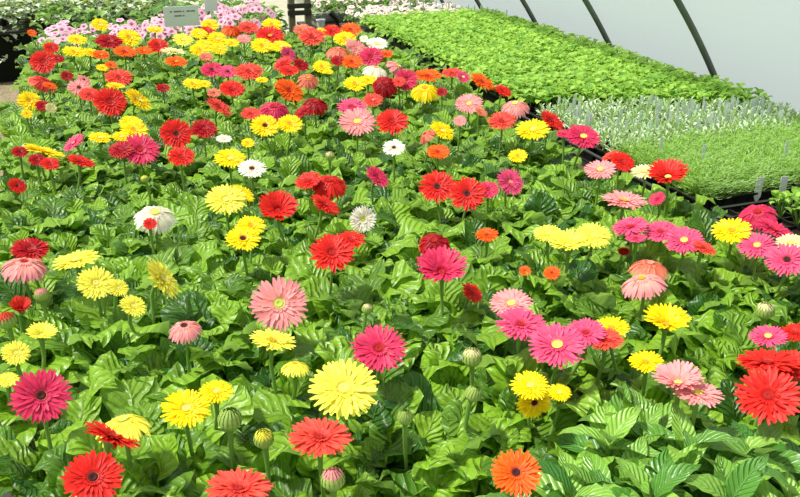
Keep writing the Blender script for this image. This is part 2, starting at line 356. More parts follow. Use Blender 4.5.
# x y width ratio azimuth colour centre style   (photo measures of each flower head; ratio = how far it is turned to the viewer)
FL = """
100 25 17 .7 90 Y y f
77 40 19 .5 90 Y o f
74 52 22 .45 90 Y o f
91 53 16 .5 80 Y o f
51 48 15 .7 90 R r f
32 33 9 .7 90 O o f
109 42 26 .55 90 D r f
129 38 23 .7 90 Y o f
101 55 17 .5 90 O o f
125 52 22 .5 90 O r f
144 51 16 .5 90 O o f
158 46 20 .7 90 R r f
155 30 16 .4 90 Y y f
176 62 22 .45 90 O o f
173 52 24 .25 90 K y f
183 40 20 .6 90 L y f
199 34 17 .6 90 Y y f
200 50 20 .6 90 Y o f
43 62 25 .85 110 R r f
57 59 14 .6 90 D r f
111 65 12 .6 90 O r f
103 68 13 .5 90 Y o f
67 76 12 .8 90 D d f
44 80 26 .4 70 C r r
50 86 14 .4 80 O r f
79 88 22 .7 90 S d f
84 80 14 .5 60 S d f
90 95 22 .6 90 C r f
110 102 32 .85 90 R r f
119 78 27 .6 90 C r f
115 86 18 .3 90 Y o f
138 100 29 .45 50 Y y f
29 101 22 .85 90 Y o f
27 114 11 .8 90 Y o f
43 106 15 .7 90 D r f
51 108 11 .9 60 K y f
163 88 14 .55 90 D d f
131 123 22 .6 90 Y y f
193 84 20 .5 90 Y o f
175 124 12 .6 90 R r f
210 25 18 .6 90 Y o f
207 33 17 .7 90 R r f
232 28 20 .45 80 O r r
248 28 22 .5 90 C r f
272 25 20 .6 90 Y o f
270 36 28 .6 90 R o f
217 39 19 .7 90 Y y f
204 46 18 .7 90 Y o f
219 49 16 .7 90 Y y f
232 43 15 .5 90 Y o f
244 39 14 .6 90 S p f
206 57 14 .6 90 A p f
262 46 22 .65 90 Y o f
281 47 20 .55 90 Y y f
303 30 20 .5 90 A o f
312 37 27 .6 90 C r f
321 33 13 .8 90 Y o f
332 31 18 .6 90 R r f
351 30 21 .6 90 O r f
345 39 22 .6 90 Y o f
288 54 17 .7 50 P r f
283 64 20 .6 120 R r f
301 65 17 .6 60 D r f
289 71 20 .5 90 R r f
322 67 18 .7 90 Y o f
329 72 9 .5 90 Y o f
338 49 24 .35 90 A p r
356 48 24 .55 60 S p f
371 57 24 .8 90 H r f
377 44 21 .55 90 W y f
364 39 9 .8 90 W y f
386 54 15 .5 90 O r f
352 62 22 .6 90 O r f
338 61 15 .7 90 D r f
308 78 21 .65 90 A o r
376 68 25 .3 80 W p r
398 66 21 .35 50 S y r
212 70 22 .65 90 H d f
228 72 20 .6 90 P d f
249 72 29 .55 90 C r f
232 89 25 .6 90 R r f
214 93 14 .6 90 A r f
219 107 28 .4 60 C r f
262 80 13 .4 90 Y o f
205 84 12 .6 90 Y o f
289 91 31 .6 60 O r f
274 107 30 .6 90 H r r
251 114 20 .6 90 C r f
315 102 26 .55 90 D r r
301 113 19 .45 130 D r f
355 84 23 .6 90 Y o f
368 80 18 .5 90 Y o f
385 83 26 .75 90 D r r
399 82 14 .7 90 C r f
373 100 20 .65 90 C p f
352 107 30 .5 90 P r f
357 122 36 .75 90 S y f
392 122 32 .75 90 R r f
406 80 24 .9 90 H r f
428 76 28 .4 90 O r f
452 73 20 .45 90 C r f
463 77 15 .7 60 P y f
425 88 28 .55 90 Y o r
442 92 11 .8 90 D d f
482 82 27 .4 60 O r f
503 91 18 .5 60 R r f
469 104 27 .7 90 S y f
481 112 14 .5 60 A p f
460 121 13 .8 90 S p f
515 104 28 .5 90 S y r
502 121 28 .6 90 C r f
552 121 28 .4 50 R r f
442 131 27 .6 60 Y y f
425 134 20 .4 130 A r r
438 152 25 .6 90 O r f
533 130 35 .6 90 Y y f
518 156 20 .7 90 Y o f
583 137 36 .65 70 H y f
564 134 16 .5 90 H r f
600 170 33 .6 90 S y f
622 162 26 .7 60 R r f
610 156 18 .4 120 C r f
645 172 29 .5 90 K y f
668 178 38 .6 90 R y c
657 199 18 .7 120 H r f
624 201 46 .35 80 S o f
437 187 38 .85 90 R d f
467 194 38 .9 90 R d f
488 190 23 .8 90 H r f
510 182 31 .8 45 P p f
548 234 30 .6 90 L y f
593 236 38 .7 80 L y f
568 247 37 .55 90 L y c
434 241 34 .75 90 D r r
487 235 24 .6 90 O r f
758 212 38 .7 90 H r r
732 231 40 .65 90 Y o f
630 227 38 .5 100 P r f
636 238 22 .5 90 P r f
661 232 38 .6 90 P r f
684 241 40 .7 90 P y f
704 248 26 .45 60 C r f
757 246 38 .7 90 P y f
774 230 40 .35 60 H r f
791 243 30 .6 90 K y f
787 260 42 .8 90 P d f
624 251 13 .7 -90 D r f
650 264 40 .45 80 A p r
642 279 44 .5 100 S o r
20 152 17 .7 90 D d f
44 152 42 .16 75 Y o f
37 160 18 .7 90 D r f
50 164 19 .7 90 R r f
74 143 26 .4 135 P p f
81 162 29 .35 75 R r f
100 138 23 .5 90 Y y f
121 137 18 .6 90 Y y f
134 130 28 .65 90 Y o f
140 150 40 .8 90 H r f
121 150 26 .7 110 D r f
176 134 34 .9 90 R d f
181 157 28 .7 90 R r f
204 129 26 .7 90 D r f
17 186 19 .75 60 R d f
155 213 42 .65 90 W y r
150 224 15 .8 90 R r f
265 126 28 .75 90 Y d f
290 124 25 .7 90 Y o f
224 139 17 .5 90 W y f
248 143 14 .7 90 Y o f
230 159 33 .6 90 Y y f
252 169 30 .65 90 W d f
394 148 24 .7 90 W d f
226 200 42 .75 90 L y f
242 194 28 .5 60 Y y f
278 211 38 .75 90 R r c
308 181 28 .6 110 R r f
329 181 38 .6 90 R r r
325 205 34 .4 60 R r f
377 177 28 .55 50 H r f
363 219 28 1 90 W g f
251 226 30 .7 90 Y o f
243 239 36 .7 90 Y d f
332 253 46 .85 90 R r f
351 240 30 .6 90 R r f
30 250 38 .65 90 D r f
24 262 45 .45 90 S r r
76 261 48 .35 105 L y f
96 283 38 .9 90 L y f
118 288 22 .8 60 L y f
162 279 48 .45 35 L y f
133 306 28 .75 60 L y f
184 326 34 .6 100 S d r
42 336 28 .6 90 L y c
16 353 28 .9 90 L y f
279 304 60 .95 90 S g f
273 341 50 .4 80 L o f
379 349 57 .85 90 H r f
295 364 30 .4 90 L o r
442 273 50 .7 90 H r c
472 293 26 .6 45 R r f
525 271 13 .8 90 O r f
552 273 18 .8 90 O r f
511 304 44 .7 90 S y f
521 325 54 .6 80 P r f
557 346 60 .75 90 P y f
586 333 42 .7 90 P r f
605 340 38 .6 90 C r f
612 328 37 .6 90 Y o f
666 325 43 .6 80 Y o c
646 362 36 .6 90 Y o f
768 337 38 .6 90 P y f
796 333 32 .6 90 R r f
768 363 62 .4 90 R r f
768 396 64 .9 90 R r f
793 366 40 .8 90 R y f
41 396 59 .95 90 H d f
8 380 22 .7 90 L y f
123 421 54 .45 100 L g r
112 437 62 .28 65 R r f
93 478 60 .9 90 R d f
186 409 50 .8 90 Y y f
216 392 36 .65 90 Y y f
344 389 72 .85 90 L y f
320 438 67 .6 90 C r f
239 489 68 .6 90 C r f
516 473 53 .9 90 O d f
530 386 40 .75 90 Y y f
534 402 38 .8 -60 Y d f
559 393 26 .7 90 Y y f
678 384 46 .6 90 S y c
698 394 50 .5 80 S y f
20 311 22 .8 90 C r s
"""
BUDS = """
230 421 24 G
264 440 20 L
333 481 24 S
472 359 20 K
473 395 17 G
367 310 11 K
7 322 18 C
42 296 14 S
405 418 16 G
765 312 18 K
145 180 8 L
330 157 10 K
"""
STY = {'f': 'flat', 'c': 'cup', 'r': 'reflex', 's': 'shy'}
LOW = {(434, 241), (525, 271), (552, 273), (487, 235), (472, 293), (624, 251), (351, 240), (163, 88), (67, 76), (17, 186), (518, 156), (438, 152), (20, 311), (8, 380), (534, 402), (559, 393)}  # heads sunk among the leaves
items = []
for ln in FL.strip().splitlines():
    x, y, w, q, az, c, k, s = ln.split()
    x, y, w, q, az = map(float, (x, y, w, q, az))
    z = FLZ + (0.012 if w > 45 else rnd.uniform(-.006, .006))
    if (int(x), int(y)) in LOW: z -= .035
    p = onz(x, y, z); d = proj(p)[2]
    if y < 130: w *= 1.07
    items.append(dict(x=x, y=y, p=p, R=w * d / F / 2, q=q, az=az, c=c, k=k, s=STY[s], bud=False))
for ln in BUDS.strip().splitlines():
    x, y, w, c = ln.split(); x, y, w = map(float, (x, y, w))
    p = onz(x, y, FLZ - .01); d = proj(p)[2]
    items.append(dict(x=x, y=y, p=p, R=w * d / F / 2, c=c, bud=True))

# heads of one colour close together grow on one plant
plants = []
for it in items:
    best = None
    for pl in plants:
        if pl['c'] != it['c'] or len(pl['it']) >= 3: continue
        dd = min((it['p'] - o['p']).length for o in pl['it'])
        if dd < .115 and (best is None or dd < best[0]): best = (dd, pl)
    if it['bud'] and it['c'] == 'G': best = None
    if best: best[1]['it'].append(it)
    else: plants.append(dict(c=it['c'], it=[it]))
for pl in plants:
    c = sum((i['p'] for i in pl['it']), Vector()) / len(pl['it'])
    c = c + Vector((rnd.uniform(-.012, .012), rnd.uniform(.0, .03), 0))
    pl['b'] = Vector((min(1.27, max(-.37, c.x)), c.y, BASE_Z))
# relax plant centres a little so the pots do not share one spot
for _ in range(30):
    for i, a in enumerate(plants):
        for b in plants[i + 1:]:
            v = a['b'] - b['b']; l_ = v.length
            if l_ < .085:
                if l_ < 1e-4: v = Vector((.01, 0, 0)); l_ = .01
                m_ = v / l_ * (.085 - l_) * .35
                a['b'] += m_; b['b'] -= m_
for pl in plants:
    pl['b'].x = min(1.27, max(-.36, pl['b'].x))
# plants between them that carry no open flower
y_ = .42; row = 0; cand = []
while y_ < 4.5:
    sp = .125 if y_ < 2.2 else .15
    x_ = -.37 + (sp / 2 if row % 2 else 0)
    while x_ < 1.29:
        cand.append(Vector((x_ + rnd.uniform(-.015, .015), y_ + rnd.uniform(-.015, .015), BASE_Z))); x_ += sp
    y_ += sp * .866; row += 1
for c in cand:
    px, py, d = proj(c + Vector((0, 0, .12)))
    if not (-25 < px < 825 and py < 540): continue
    if px > 560 and py > 400: continue
    if any((c - pl['b']).length < (.088 if c.y < 2.2 else .115) for pl in plants): continue
    plants.append(dict(c='N', it=[], b=c))
print('gerbera plants', len(plants))
for pl in plants:
    if pl['it']:
        pl['px'] = sum(i['x'] for i in pl['it']) / len(pl['it']); pl['py'] = sum(i['y'] for i in pl['it']) / len(pl['it'])
    else:
        pl['px'], pl['py'], _ = proj(pl['b'] + Vector((0, 0, .12)))

# ---- labels that single each plant out by what grows around it
def word(pl):
    c = pl['c']
    if c == 'N': return 'leafy'
    w = PALETTE[c][0] if c in PALETTE else 'green'
    return w
def lead(pl):
    n = sum(not i['bud'] for i in pl['it']); nb = sum(i['bud'] for i in pl['it'])
    w = word(pl)
    if not pl['it']: return 'flowerless leafy gerbera plant'
    if n == 0: return 'gerbera with closed %s bud' % w
    if n > 1: return 'gerbera with %s %s blooms' % (('two', 'three')[n - 2], w)
    i = [q for q in pl['it'] if not q['bud']][0]
    sz = 'large ' if i['R'] > .047 else ('small ' if i['R'] < .03 else '')
    ex = ''
    if i['k'] == 'd' and i['s'] == 'flat' and i['R'] > .03: ex = ' dark-centred'
    elif i['s'] == 'reflex' and i['R'] > .03: ex = ' drooping-petalled'
    return ('gerbera with %s%s%s bloom' % (sz, w, ex))
def zone(pl):
    x, y = pl['px'], pl['py']
    v = 'far' if y < 62 else 'back' if y < 125 else 'middle' if y < 260 else 'near' if y < 390 else 'front'
    b = onz(x, y, FLZ)
    h = 'left' if x < 230 else 'right' if (x > 500 or (b.x > .95)) else 'centre'
    return '%s %s' % (v, h)
def rel(pl, o):
    dx, dy = o['px'] - pl['px'], o['py'] - pl['py']
    if abs(dx) > abs(dy) * 1.2: return 'right of' if dx < 0 else 'left of'
    return 'behind' if dy > 0 else 'before'
flowering = [p for p in plants if p['it'] and not all(i['bud'] for i in p['it'])]
used = set()
order = sorted(plants, key=lambda p: -p['py'])
for pl in order:
    near = sorted([o for o in flowering if o is not pl], key=lambda o: (o['px'] - pl['px']) ** 2 + (1.3 * (o['py'] - pl['py'])) ** 2)[:9]
    cands = []
    for i in range(min(6, len(near))):
        for j in range(len(near)):
            if i == j: continue
            a, b = near[i], near[j]; ra, rb = rel(pl, a), rel(pl, b)
            if ra == rb or (word(a) == word(b) and ra == rb): continue
            cands.append((i + j, a, b, ra, rb))
    cands.sort(key=lambda t: t[0])
    done = None
    for _, a, b, ra, rb in cands:
        s = '%s, %s %s and %s %s, %s' % (lead(pl), ra, word(a), rb, word(b), zone(pl))
        if len(s.split()) > 16: s = s.replace(' plant', '', 1)
        if len(s.split()) > 16: continue
        if s not in used: done = s; break
    if done is None:
        done = lead(pl) + ', ' + zone(pl) + ' of bed'
    used.add(done)
    if not done.endswith('bed') and len(done.split()) <= 14: done += ' of bed'
    pl['label'] = done

# ---- build
GROUP = 'gerberas crowded together on the bench'
def pot_mesh():
    mb = MB(); n = 16
    prof = ((.001, 0), (.034, 0), (.047, .086), (.051, .087), (.051, .1), (.048, .1), (.046, .09), (.001, .088))
    rows = [[Vector((math.cos(a * 2 * PI / n) * q, math.sin(a * 2 * PI / n) * q, z)) for a in range(n + 1)] for q, z in prof]
    mb.grid(rows, [[(.5, .5)] * (n + 1)] * len(rows), .5, 0)
    return mb.mesh('pot', [POT], smooth=False)
POTM = pot_mesh()
for pl in plants:
    b = pl['b']
    root = thing('gerbera_plant', pl['label'], 'plant', (b.x, b.y, b.z - .1), 0, GROUP)
    near = b.y < 1.7
    fo = link('foliage', rnd.choice(FOL), root, (0, 0, .1), (rnd.uniform(-.08, .08), rnd.uniform(-.08, .08), rnd.uniform(0, 6.28)), rnd.uniform(.92, 1.16) * (1.04 if near else .98))
    link('pot', POTM, root, (0, 0, 0), None, .82)
    for it in pl['it']:
        rp = it['p'] - root.location
        if it['bud']:
            key = it['c']
            if key not in BUDM: BUDM[key] = bud_mesh(key)
            nrm = Vector((rnd.uniform(-.25, .25), rnd.uniform(-.3, .1), 1)).normalized()
            R = it['R']
            q = nrm.to_track_quat('Z', 'Y')
            o = link('flower_bud', BUDM[key], root, rp, q.to_euler(), R)
            top = rp - nrm * R * .7; r0 = R * .32
        else:
            q_ = it['q']; back = (CAM - it['p']).normalized()
            a = math.radians(it['az']); th = math.acos(max(-1, min(1, q_)))
            u = (RGT * math.cos(a) + UP * math.sin(a)); u = (u - back * u.dot(back)).normalized()
            nrm = (back * math.cos(th) + u * math.sin(th)).normalized()
            R = it['R'] * {'flat': 1.0, 'cup': 1.2, 'reflex': 1.2, 'shy': 1.6}[it['s']]
            q = nrm.to_track_quat('Z', 'Y')
            c0 = rp
            o = link('flower', get_flower(it['c'], it['s']), root, c0, q.to_euler(), R)
            if it['s'] != 'shy':
                link('flower_center', CENM[it['k']], o, (0, 0, 0), None, 1 if it['k'] in 'dyg' else .8)
            top = c0 - nrm * R * .0; r0 = R * .30
        # stem: a flared green cup under the head, then down to the crown of the plant
        base = Vector((rnd.uniform(-.01, .01), rnd.uniform(-.01, .01), .1))
        p1 = top - nrm * R * .10; p2 = top - nrm * max(.012, R * .38); p3 = p2 - nrm * .012 - Vector((0, 0, .018))
        dn = (p3 - base); path = [top - nrm * R * .02, p1, p2, p3]
        for t in (.25, .5, .75, 1):
            path.append(p3.lerp(base, t) + Vector((0, 0, 1)) * 0)
        mb = MB(); mb.tube(path, [r0, r0 * .95, .0042, .0032, .0030, .0030, .0032, .0034], 8)
        st = link('stem', mb.mesh('stem', [STEM]), root)

# ------------------------------------------------------------------ glossy pointed-leaf plants, bottom right
def pointed_mesh(seed):
    r = random.Random(seed); mb = MB()
    mb.tube([Vector((0, 0, 0)), Vector((.003, 0, .08)), Vector((0, .003, .15))], .004, 6, .5, 1)
    for st in range(4):
        a0 = st * 2.1 + r.uniform(0, 6)
        if st:
            q = Vector((math.cos(a0) * .05, math.sin(a0) * .05, .13 + .015 * r.random()))
            mb.tube([Vector((0, 0, .04)), q * .6, q], .003, 5, .5, 1)
        else: q = Vector((0, 0, .155))
        for i in range(8):
            t = i / 8; az = a0 + i * 2.4
            L = r.uniform(.05, .062) + .035 * t; W = L * .47
            e = math.radians(62 - 58 * t)
            leaf(mb, q - Vector((0, 0, .028 * t)), az, L, W, e, e - math.radians(r.uniform(30, 60)), r.random(), 'point', r, 9, 6)
    return mb.mesh('foliage', [PEPPER, STEM])
PTM = [pointed_mesh(i) for i in range(3)]
spots = [(612, 425, 'below and left of paired pale pink blooms'), (690, 432, 'just before the paired pale pink blooms'), (765, 440, 'just before the big red bloom'),
         (575, 478, 'right of the orange dark-centred bloom'), (655, 480, 'at the bottom edge, between two of its kind'), (735, 485, 'at the bottom edge, near the right corner'), (798, 478, 'at the bottom right corner')]
for i, (x, y, ph) in enumerate(spots):
    p = onz(x, y, FLZ - .03)
    t = thing('pepper_plant', 'bushy plant with pointed glossy leaves ' + ph, 'plant', (p.x, p.y, BENCH_Z + .005), 0, 'glossy pointed leaved plants at the bottom right')
    link('foliage', PTM[i % 3], t, (0, 0, .085), (0, 0, rnd.uniform(0, 6)), 1.35)
    link('pot', POTM, t, (0, 0, 0), None, .82)

# ------------------------------------------------------------------ benches
def bench(name, label, x0, x1, y0, y1, z, legs=True):
    t = thing(name, label, 'bench', ((x0 + x1) / 2, (y0 + y1) / 2, 0))
    cx, cy_ = (x0 + x1) / 2, (y0 + y1) / 2
    mb = MB(); mb.box((x0 - cx, y0 - cy_, z - .02), (x1 - cx, y1 - cy_, z)); link('bench_top', mb.mesh('bench_top', [WIRE], False), t)
    mb = MB()
    for (a, b, c, d) in ((x0, y0, x0 + .04, y1), (x1 - .04, y0, x1, y1), (x0, y0, x1, y0 + .04), (x0, y1 - .04, x1, y1)):
        mb.box((a - cx, b - cy_, z - .09), (c - cx, d - cy_, z - .02))
    link('frame', mb.mesh('frame', [WOOD], False), t)
    ny = max(2, int((y1 - y0) / 1.4) + 1)
    for i in range(ny):
        yy = y0 + .1 + (y1 - y0 - .2) * i / (ny - 1)
        for xx in (x0 + .05, x1 - .05):
            mb = MB(); mb.box((-.035, -.035, 0), (.035, .035, z - .09)); link('leg', mb.mesh('leg', [WOOD], False), t, (xx - cx, yy - cy_, 0))
    return t
bench('plant_bench', 'long bench packed with the blooming gerberas and petunias', -.42, 1.42, .2, 5.45, BENCH_Z)
TRZ = CAMZ - .83
bench('plant_bench', 'bench at the right carrying the seedling trays beside the plastic wall', 1.49, 2.42, .6, 5.6, TRZ - .05)

# ------------------------------------------------------------------ seedling trays
def tray_mesh(w, l, h=.06, nx=6, ny=10):
    mb = MB(); t = .004
    for a in ((-w / 2, -l / 2, w / 2, -l / 2 + t), (-w / 2, l / 2 - t, w / 2, l / 2), (-w / 2, -l / 2, -w / 2 + t, l / 2), (w / 2 - t, -l / 2, w / 2, l / 2)):
        mb.box((a[0], a[1], 0), (a[2], a[3], h))
    e = .008
    for a in ((-w / 2 - e, -l / 2 - e, w / 2 + e, -l / 2 + t), (-w / 2 - e, l / 2 - t, w / 2 + e, l / 2 + e), (-w / 2 - e, -l / 2, -w / 2 + t, l / 2), (w / 2 - t, -l / 2, w / 2 + e, l / 2)):
        mb.box((a[0], a[1], h - .003), (a[2], a[3], h + .003))
    for i in range(1, nx):
        x = -w / 2 + w * i / nx; mb.box((x - .002, -l / 2, .005), (x + .002, l / 2, h - .002))
    for i in range(1, ny):
        y = -l / 2 + l * i / ny; mb.box((-w / 2, y - .002, .005), (w / 2, y + .002, h - .002))
    return mb.mesh('tray_shell', [BLACKP], False)
def soil_mesh(w, l):
    mb = MB(); n = 12
    rows = [[Vector((-w / 2 + w * i / n, -l / 2 + l * j / n, .046 + rnd.uniform(-.003, .003))) for i in range(n + 1)] for j in range(n + 1)]
    mb.grid(rows, [[(.5, .5)] * (n + 1)] * (n + 1), .5, 0)
    return mb.mesh('soil', [SOIL])
TM = tray_mesh(.27, .54); SM = soil_mesh(.258, .528)
TLAB = {0: 'black tray of small round leaved plants at the right edge', 1: 'black tray of fine feathery green seedlings', 2: 'black tray of silvery seedlings with plant tags', 3: 'black tray of bright green leafy seedlings', 4: 'black tray of bright green leafy seedlings', 5: 'black tray of bright green leafy seedlings', 6: 'black tray of bright green seedlings at the far end'}
XS = [1.49 + .15, 1.49 + .15 + .29, 1.49 + .15 + .58]
YS = [1.36, 1.97, 2.52, 3.07, 3.62, 4.17, 4.72]
POSN = ['nearest the gerberas', 'in the middle column', 'against the plastic wall']
ROWN = ['in the row nearest the camera', 'in the second row', 'in the silvery row', 'in the first bright green row', 'in the second bright green row', 'in the third bright green row', 'in the farthest row']
for j, yy in enumerate(YS):
    for i, xx in enumerate(XS):
        yv = yy
        t = thing('seedling_tray', 'black seedling tray %s, %s' % (POSN[i], ROWN[j]), 'tray', (xx, yv, TRZ - .05), 0, 'black seedling trays on the right bench')
        link('tray_shell', TM, t, (0, 0, .001)); link('soil', SM, t)

SEEDZ = TRZ
# bright green seedlings
def seedling_mesh(seed, big=1.0):
    r = random.Random(seed); mb = MB()
    h = .045
    mb.tube([Vector((0, 0, -.006)), Vector((r.uniform(-.004, .004), 0, h))], .0014, 4, .6, 1, cap=False)
    for i in range(7):
        t = i / 7; az = i * 1.57 + (i // 2) * .8 + r.uniform(-.3, .3)
        L = (.017 + .017 * t) * big; e = math.radians(50 - 50 * t + r.uniform(-8, 8))
        leaf(mb, Vector((0, 0, h - .02 * t)), az, L, L * .68, e, e - math.radians(r.uniform(20, 55)), r.random(), 'oval', r, 4, 2)
    return mb.mesh('seedling', [SEED, STEM])
SDM = [seedling_mesh(i) for i in range(6)]
def silver_mesh(seed):
    r = random.Random(seed); mb = MB(); h = .05
    mb.tube([Vector((0, 0, -.006)), Vector((0, 0, h))], .0016, 4, .6, 0, cap=False)
    for i in range(9):
        t = i / 9; az = i * 2.4 + r.uniform(-.3, .3); L = .02 + .016 * t; e = math.radians(80 - 45 * t)
        leaf(mb, Vector((0, 0, h * (1 - t * .75))), az, L, L * .36, e, e - math.radians(r.uniform(10, 40)), r.random(), 'oval', r, 4, 2)
    return mb.mesh('silver_seedling', [SILVER])
SLM = [silver_mesh(i) for i in range(4)]
def visible(p, m=6):
    x, y, d = proj(p); return -m < x < 800 + m and -m < y < 497 + m
pts = []
yv = 2.40
while yv < 5.03:
    xv = 1.51
    while xv < 2.42:
        p = Vector((xv + rnd.uniform(-.008, .008), yv + rnd.uniform(-.008, .008), SEEDZ + .008))
        if p.y > 2.80 - .42 * (p.x - 1.5) and visible(p + Vector((0, 0, .05))): pts.append(p)
        xv += .034
    yv += .034
pts.sort(key=lambda p: p.y + .4 * p.x)
for p in pts[:300]:
    thing('seedling', 'small bright green leafy seedling among the nearest in the bright green trays', 'seedling', p, rnd.uniform(0, 6.28), 'bright green seedlings nearest the camera', rnd.choice(SDM)).scale = (rnd.uniform(1.2, 1.7),) * 3
def merged(name, label, cat, meshes, places, mats):
    """uncountable crowd: one object"""
    mb = MB()
    cache = []
    for m in meshes:
        co = [v.co.copy() for v in m.vertices]; fs = [tuple(p.vertices) for p in m.polygons]; mi = [p.material_index for p in m.polygons]
        tn = [a.value for a in m.attributes['tone'].data]
        uv = [(0, 0)] * len(co)
        for lo, u in zip(m.loops, m.uv_layers[0].data): uv[lo.vertex_index] = tuple(u.uv)
        cache.append((co, fs, mi, tn, uv))
    for p, rz, s in places:
        co, fs, mi, tn, uv = rnd.choice(cache); o = len(mb.v); c_, s_ = math.cos(rz) * s, math.sin(rz) * s; dt = rnd.uniform(-.25, .25)
        for v in co: mb.v.append((p.x + v.x * c_ - v.y * s_, p.y + v.x * s_ + v.y * c_, p.z + v.z * s))
        mb.uv += uv; mb.t += [t_ + dt for t_ in tn]; mb.f += [tuple(i + o for i in f) for f in fs]; mb.mi += mi
    o = link(name, mb.mesh(name, mats)); o['label'] = label; o['category'] = cat; o['kind'] = 'stuff'
    return o
merged('seedlings', 'mass of bright green leafy seedlings filling the farther trays on the right bench', 'seedlings', SDM, [(p, rnd.uniform(0, 6.28), rnd.uniform(1.2, 1.7)) for p in pts[300:]], [SEED, STEM])
# silvery seedlings
pts = []
yv = 2.13
while yv < 2.76:
    xv = 1.51
    while xv < 2.40:
        p = Vector((xv + rnd.uniform(-.008, .008), yv + rnd.uniform(-.008, .008), SEEDZ))
        if p.y < 2.77 - .42 * (p.x - 1.5) and visible(p + Vector((0, 0, .05))): pts.append(p)
        xv += .037
    yv += .037
for p in pts[:300]:
    thing('silver_seedling', 'small upright silvery green seedling in the tagged trays before the bright green ones', 'seedling', p, rnd.uniform(0, 6.28), 'silvery seedlings in the tagged trays', rnd.choice(SLM)).scale = (rnd.uniform(.95, 1.35),) * 3
print('silver', len(pts))
# feathery seedlings
def feather_mesh(seed):
    r = random.Random(seed); mb = MB()
    for i in range(26):
        az = r.uniform(0, 6.28); e = math.radians(r.uniform(35, 85)); L = r.uniform(.045, .085)
        hd = Vector((math.cos(az), math.sin(az), 0)); sd = Vector((-math.sin(az), math.cos(az), 0))
        b = Vector((r.uniform(-.014, .014), r.uniform(-.014, .014), 0)); tn = r.random()
        prev = b
        for k in range(3):
            u = (k + 1) / 3; ee = e - .25 * k
            nx = prev + (hd * math.cos(ee) + Vector((0, 0, 1)) * math.sin(ee)) * (L / 3)
            w = .0016 * (1.3 - .4 * k)
            mb.face([prev - sd * w, prev + sd * w, nx + sd * w * .6, nx - sd * w * .6], tn)
            if k:
                for sgn in (-1, 1):
                    q = nx + (sd * sgn * .010 + hd * .006 + Vector((0, 0, .005))) * r.uniform(.7, 1.3)
                    mb.face([nx - hd * .0012, nx + hd * .0014, q + hd * .0012, q], tn)
            prev = nx
    return mb.mesh('feather', [FERN], False)
FM = [feather_mesh(i) for i in range(5)]
pl_ = []
yv = 1.74
while yv < 2.12:
    xv = 1.55
    while xv < 2.40:
        p = Vector((xv + rnd.uniform(-.008, .008), yv + rnd.uniform(-.008, .008), SEEDZ - .004))
        if visible(p, 200): pl_.append((p, rnd.uniform(0, 6.28), rnd.uniform(.8, 1.2)))
        xv += .021
    yv += .021
merged('feathery_seedlings', 'carpet of fine feathery light green seedlings on the right bench', 'seedlings', FM, pl_, [FERN])
# small round-leaved plants at the right edge
def round_mesh(seed):
    r = random.Random(seed); mb = MB()
    for i in range(16):
        az = i * 2.4; t = i / 16; e = math.radians(65 - 45 * t); b = Vector((r.uniform(-.02, .02), r.uniform(-.02, .02), .028 + .028 * r.random()))
        mb.tube([Vector((0, 0, 0)), b], .001, 4, .6, 1, cap=False)
        leaf(mb, b, az, .018, .016, e, e - .6, r.random(), 'oval', r, 4, 2)
    return mb.mesh('leafy_plant', [SEED, STEM])
RM = [round_mesh(i) for i in range(3)]
for yy in (1.30, 1.36, 1.42, 1.48, 1.54):
    for xx in [1.655 + .05 * q for q in range(14)]:
        p = Vector((xx, yy, SEEDZ))
        if visible(p + Vector((0, 0, .04)), 90):
            thing('leafy_plant', 'small round leaved light green plant in the tray at the right edge', 'plant', p, rnd.uniform(0, 6), 'small round leaved plants at the right edge', rnd.choice(RM)).scale = (1.35, 1.35, 1.35)

# tags
def tag_mesh(mat, w=.014, h=.07):
    mb = MB(); mb.box((-w / 2, -.0006, .0), (w / 2, .0006, h)); mb.face([(-w / 2, 0, 0), (w / 2, 0, 0), (0, 0, -.02)])
    return mb.mesh('plant_tag', [mat], False)
TGM = tag_mesh(TAGG, .010, .072); TWM = tag_mesh(TAG, .02, .062)
for (x, y, lab, me) in ((757, 197, 'white plant tag in the dark gap, left of two at the right edge', TWM), (781, 196, 'white plant tag in the dark gap, right of two at the right edge', TWM),
                     (659, 160, 'pale tag in feathery seedlings above the big red bloom', TGM), (701, 168, 'pale tag in the feathery seedlings, middle of three', TGM), (783, 164, 'pale tag in the feathery seedlings near the right edge', TGM)):
    p = onz(x, y, SEEDZ + (.03 if me is TGM else 0))
    thing('plant_tag', lab, 'plant tag', (p.x, p.y, SEEDZ + (.035 if me is TGM else 0)), -.35, None, me)
for i in range(90):
    xx = rnd.uniform(1.53, 2.38); yy = rnd.uniform(2.18, 2.74 - .42 * (xx - 1.5))
    p = Vector((xx, yy, SEEDZ + .02))
    if not visible(p): continue
    o = thing('plant_tag', 'pale upright plant tag standing among the silvery seedlings', 'plant tag', p, rnd.uniform(-.7, .2), 'tags among the silvery seedlings', TGM)
# far tags behind the bright green seedlings, with low pale blossoms
def blossom_mesh(rgbmat, seed):
    r = random.Random(seed); mb = MB(); n = 5
    rows = []
    m = 15
    for q, z in ((.08, -.5), (.25, -.1), (.7, .05), (1.0, 0)):
        rows.append([Vector((math.cos(a * 2 * PI / m) * q * (1 + .12 * math.cos(5 * a * 2 * PI / m) * (q > .5)), math.sin(a * 2 * PI / m) * q * (1 + .12 * math.cos(5 * a * 2 * PI / m) * (q > .5)), z)) for a in range(m + 1)])
    mb.grid(rows, [[(q_, 0)] * (m + 1) for q_ in (0, .3, .7, 1)], .5, 0)
    return mb.mesh('blossom', [rgbmat])
PETU = petalmat('petal_petunia', (196, 104, 150), (234, 188, 202), .6, .2)
PALEP = petalmat('petal_pale', (210, 170, 150), (242, 222, 216), .6, .2)
BM1 = blossom_mesh(PETU, 1); BM2 = blossom_mesh(PALEP, 2)
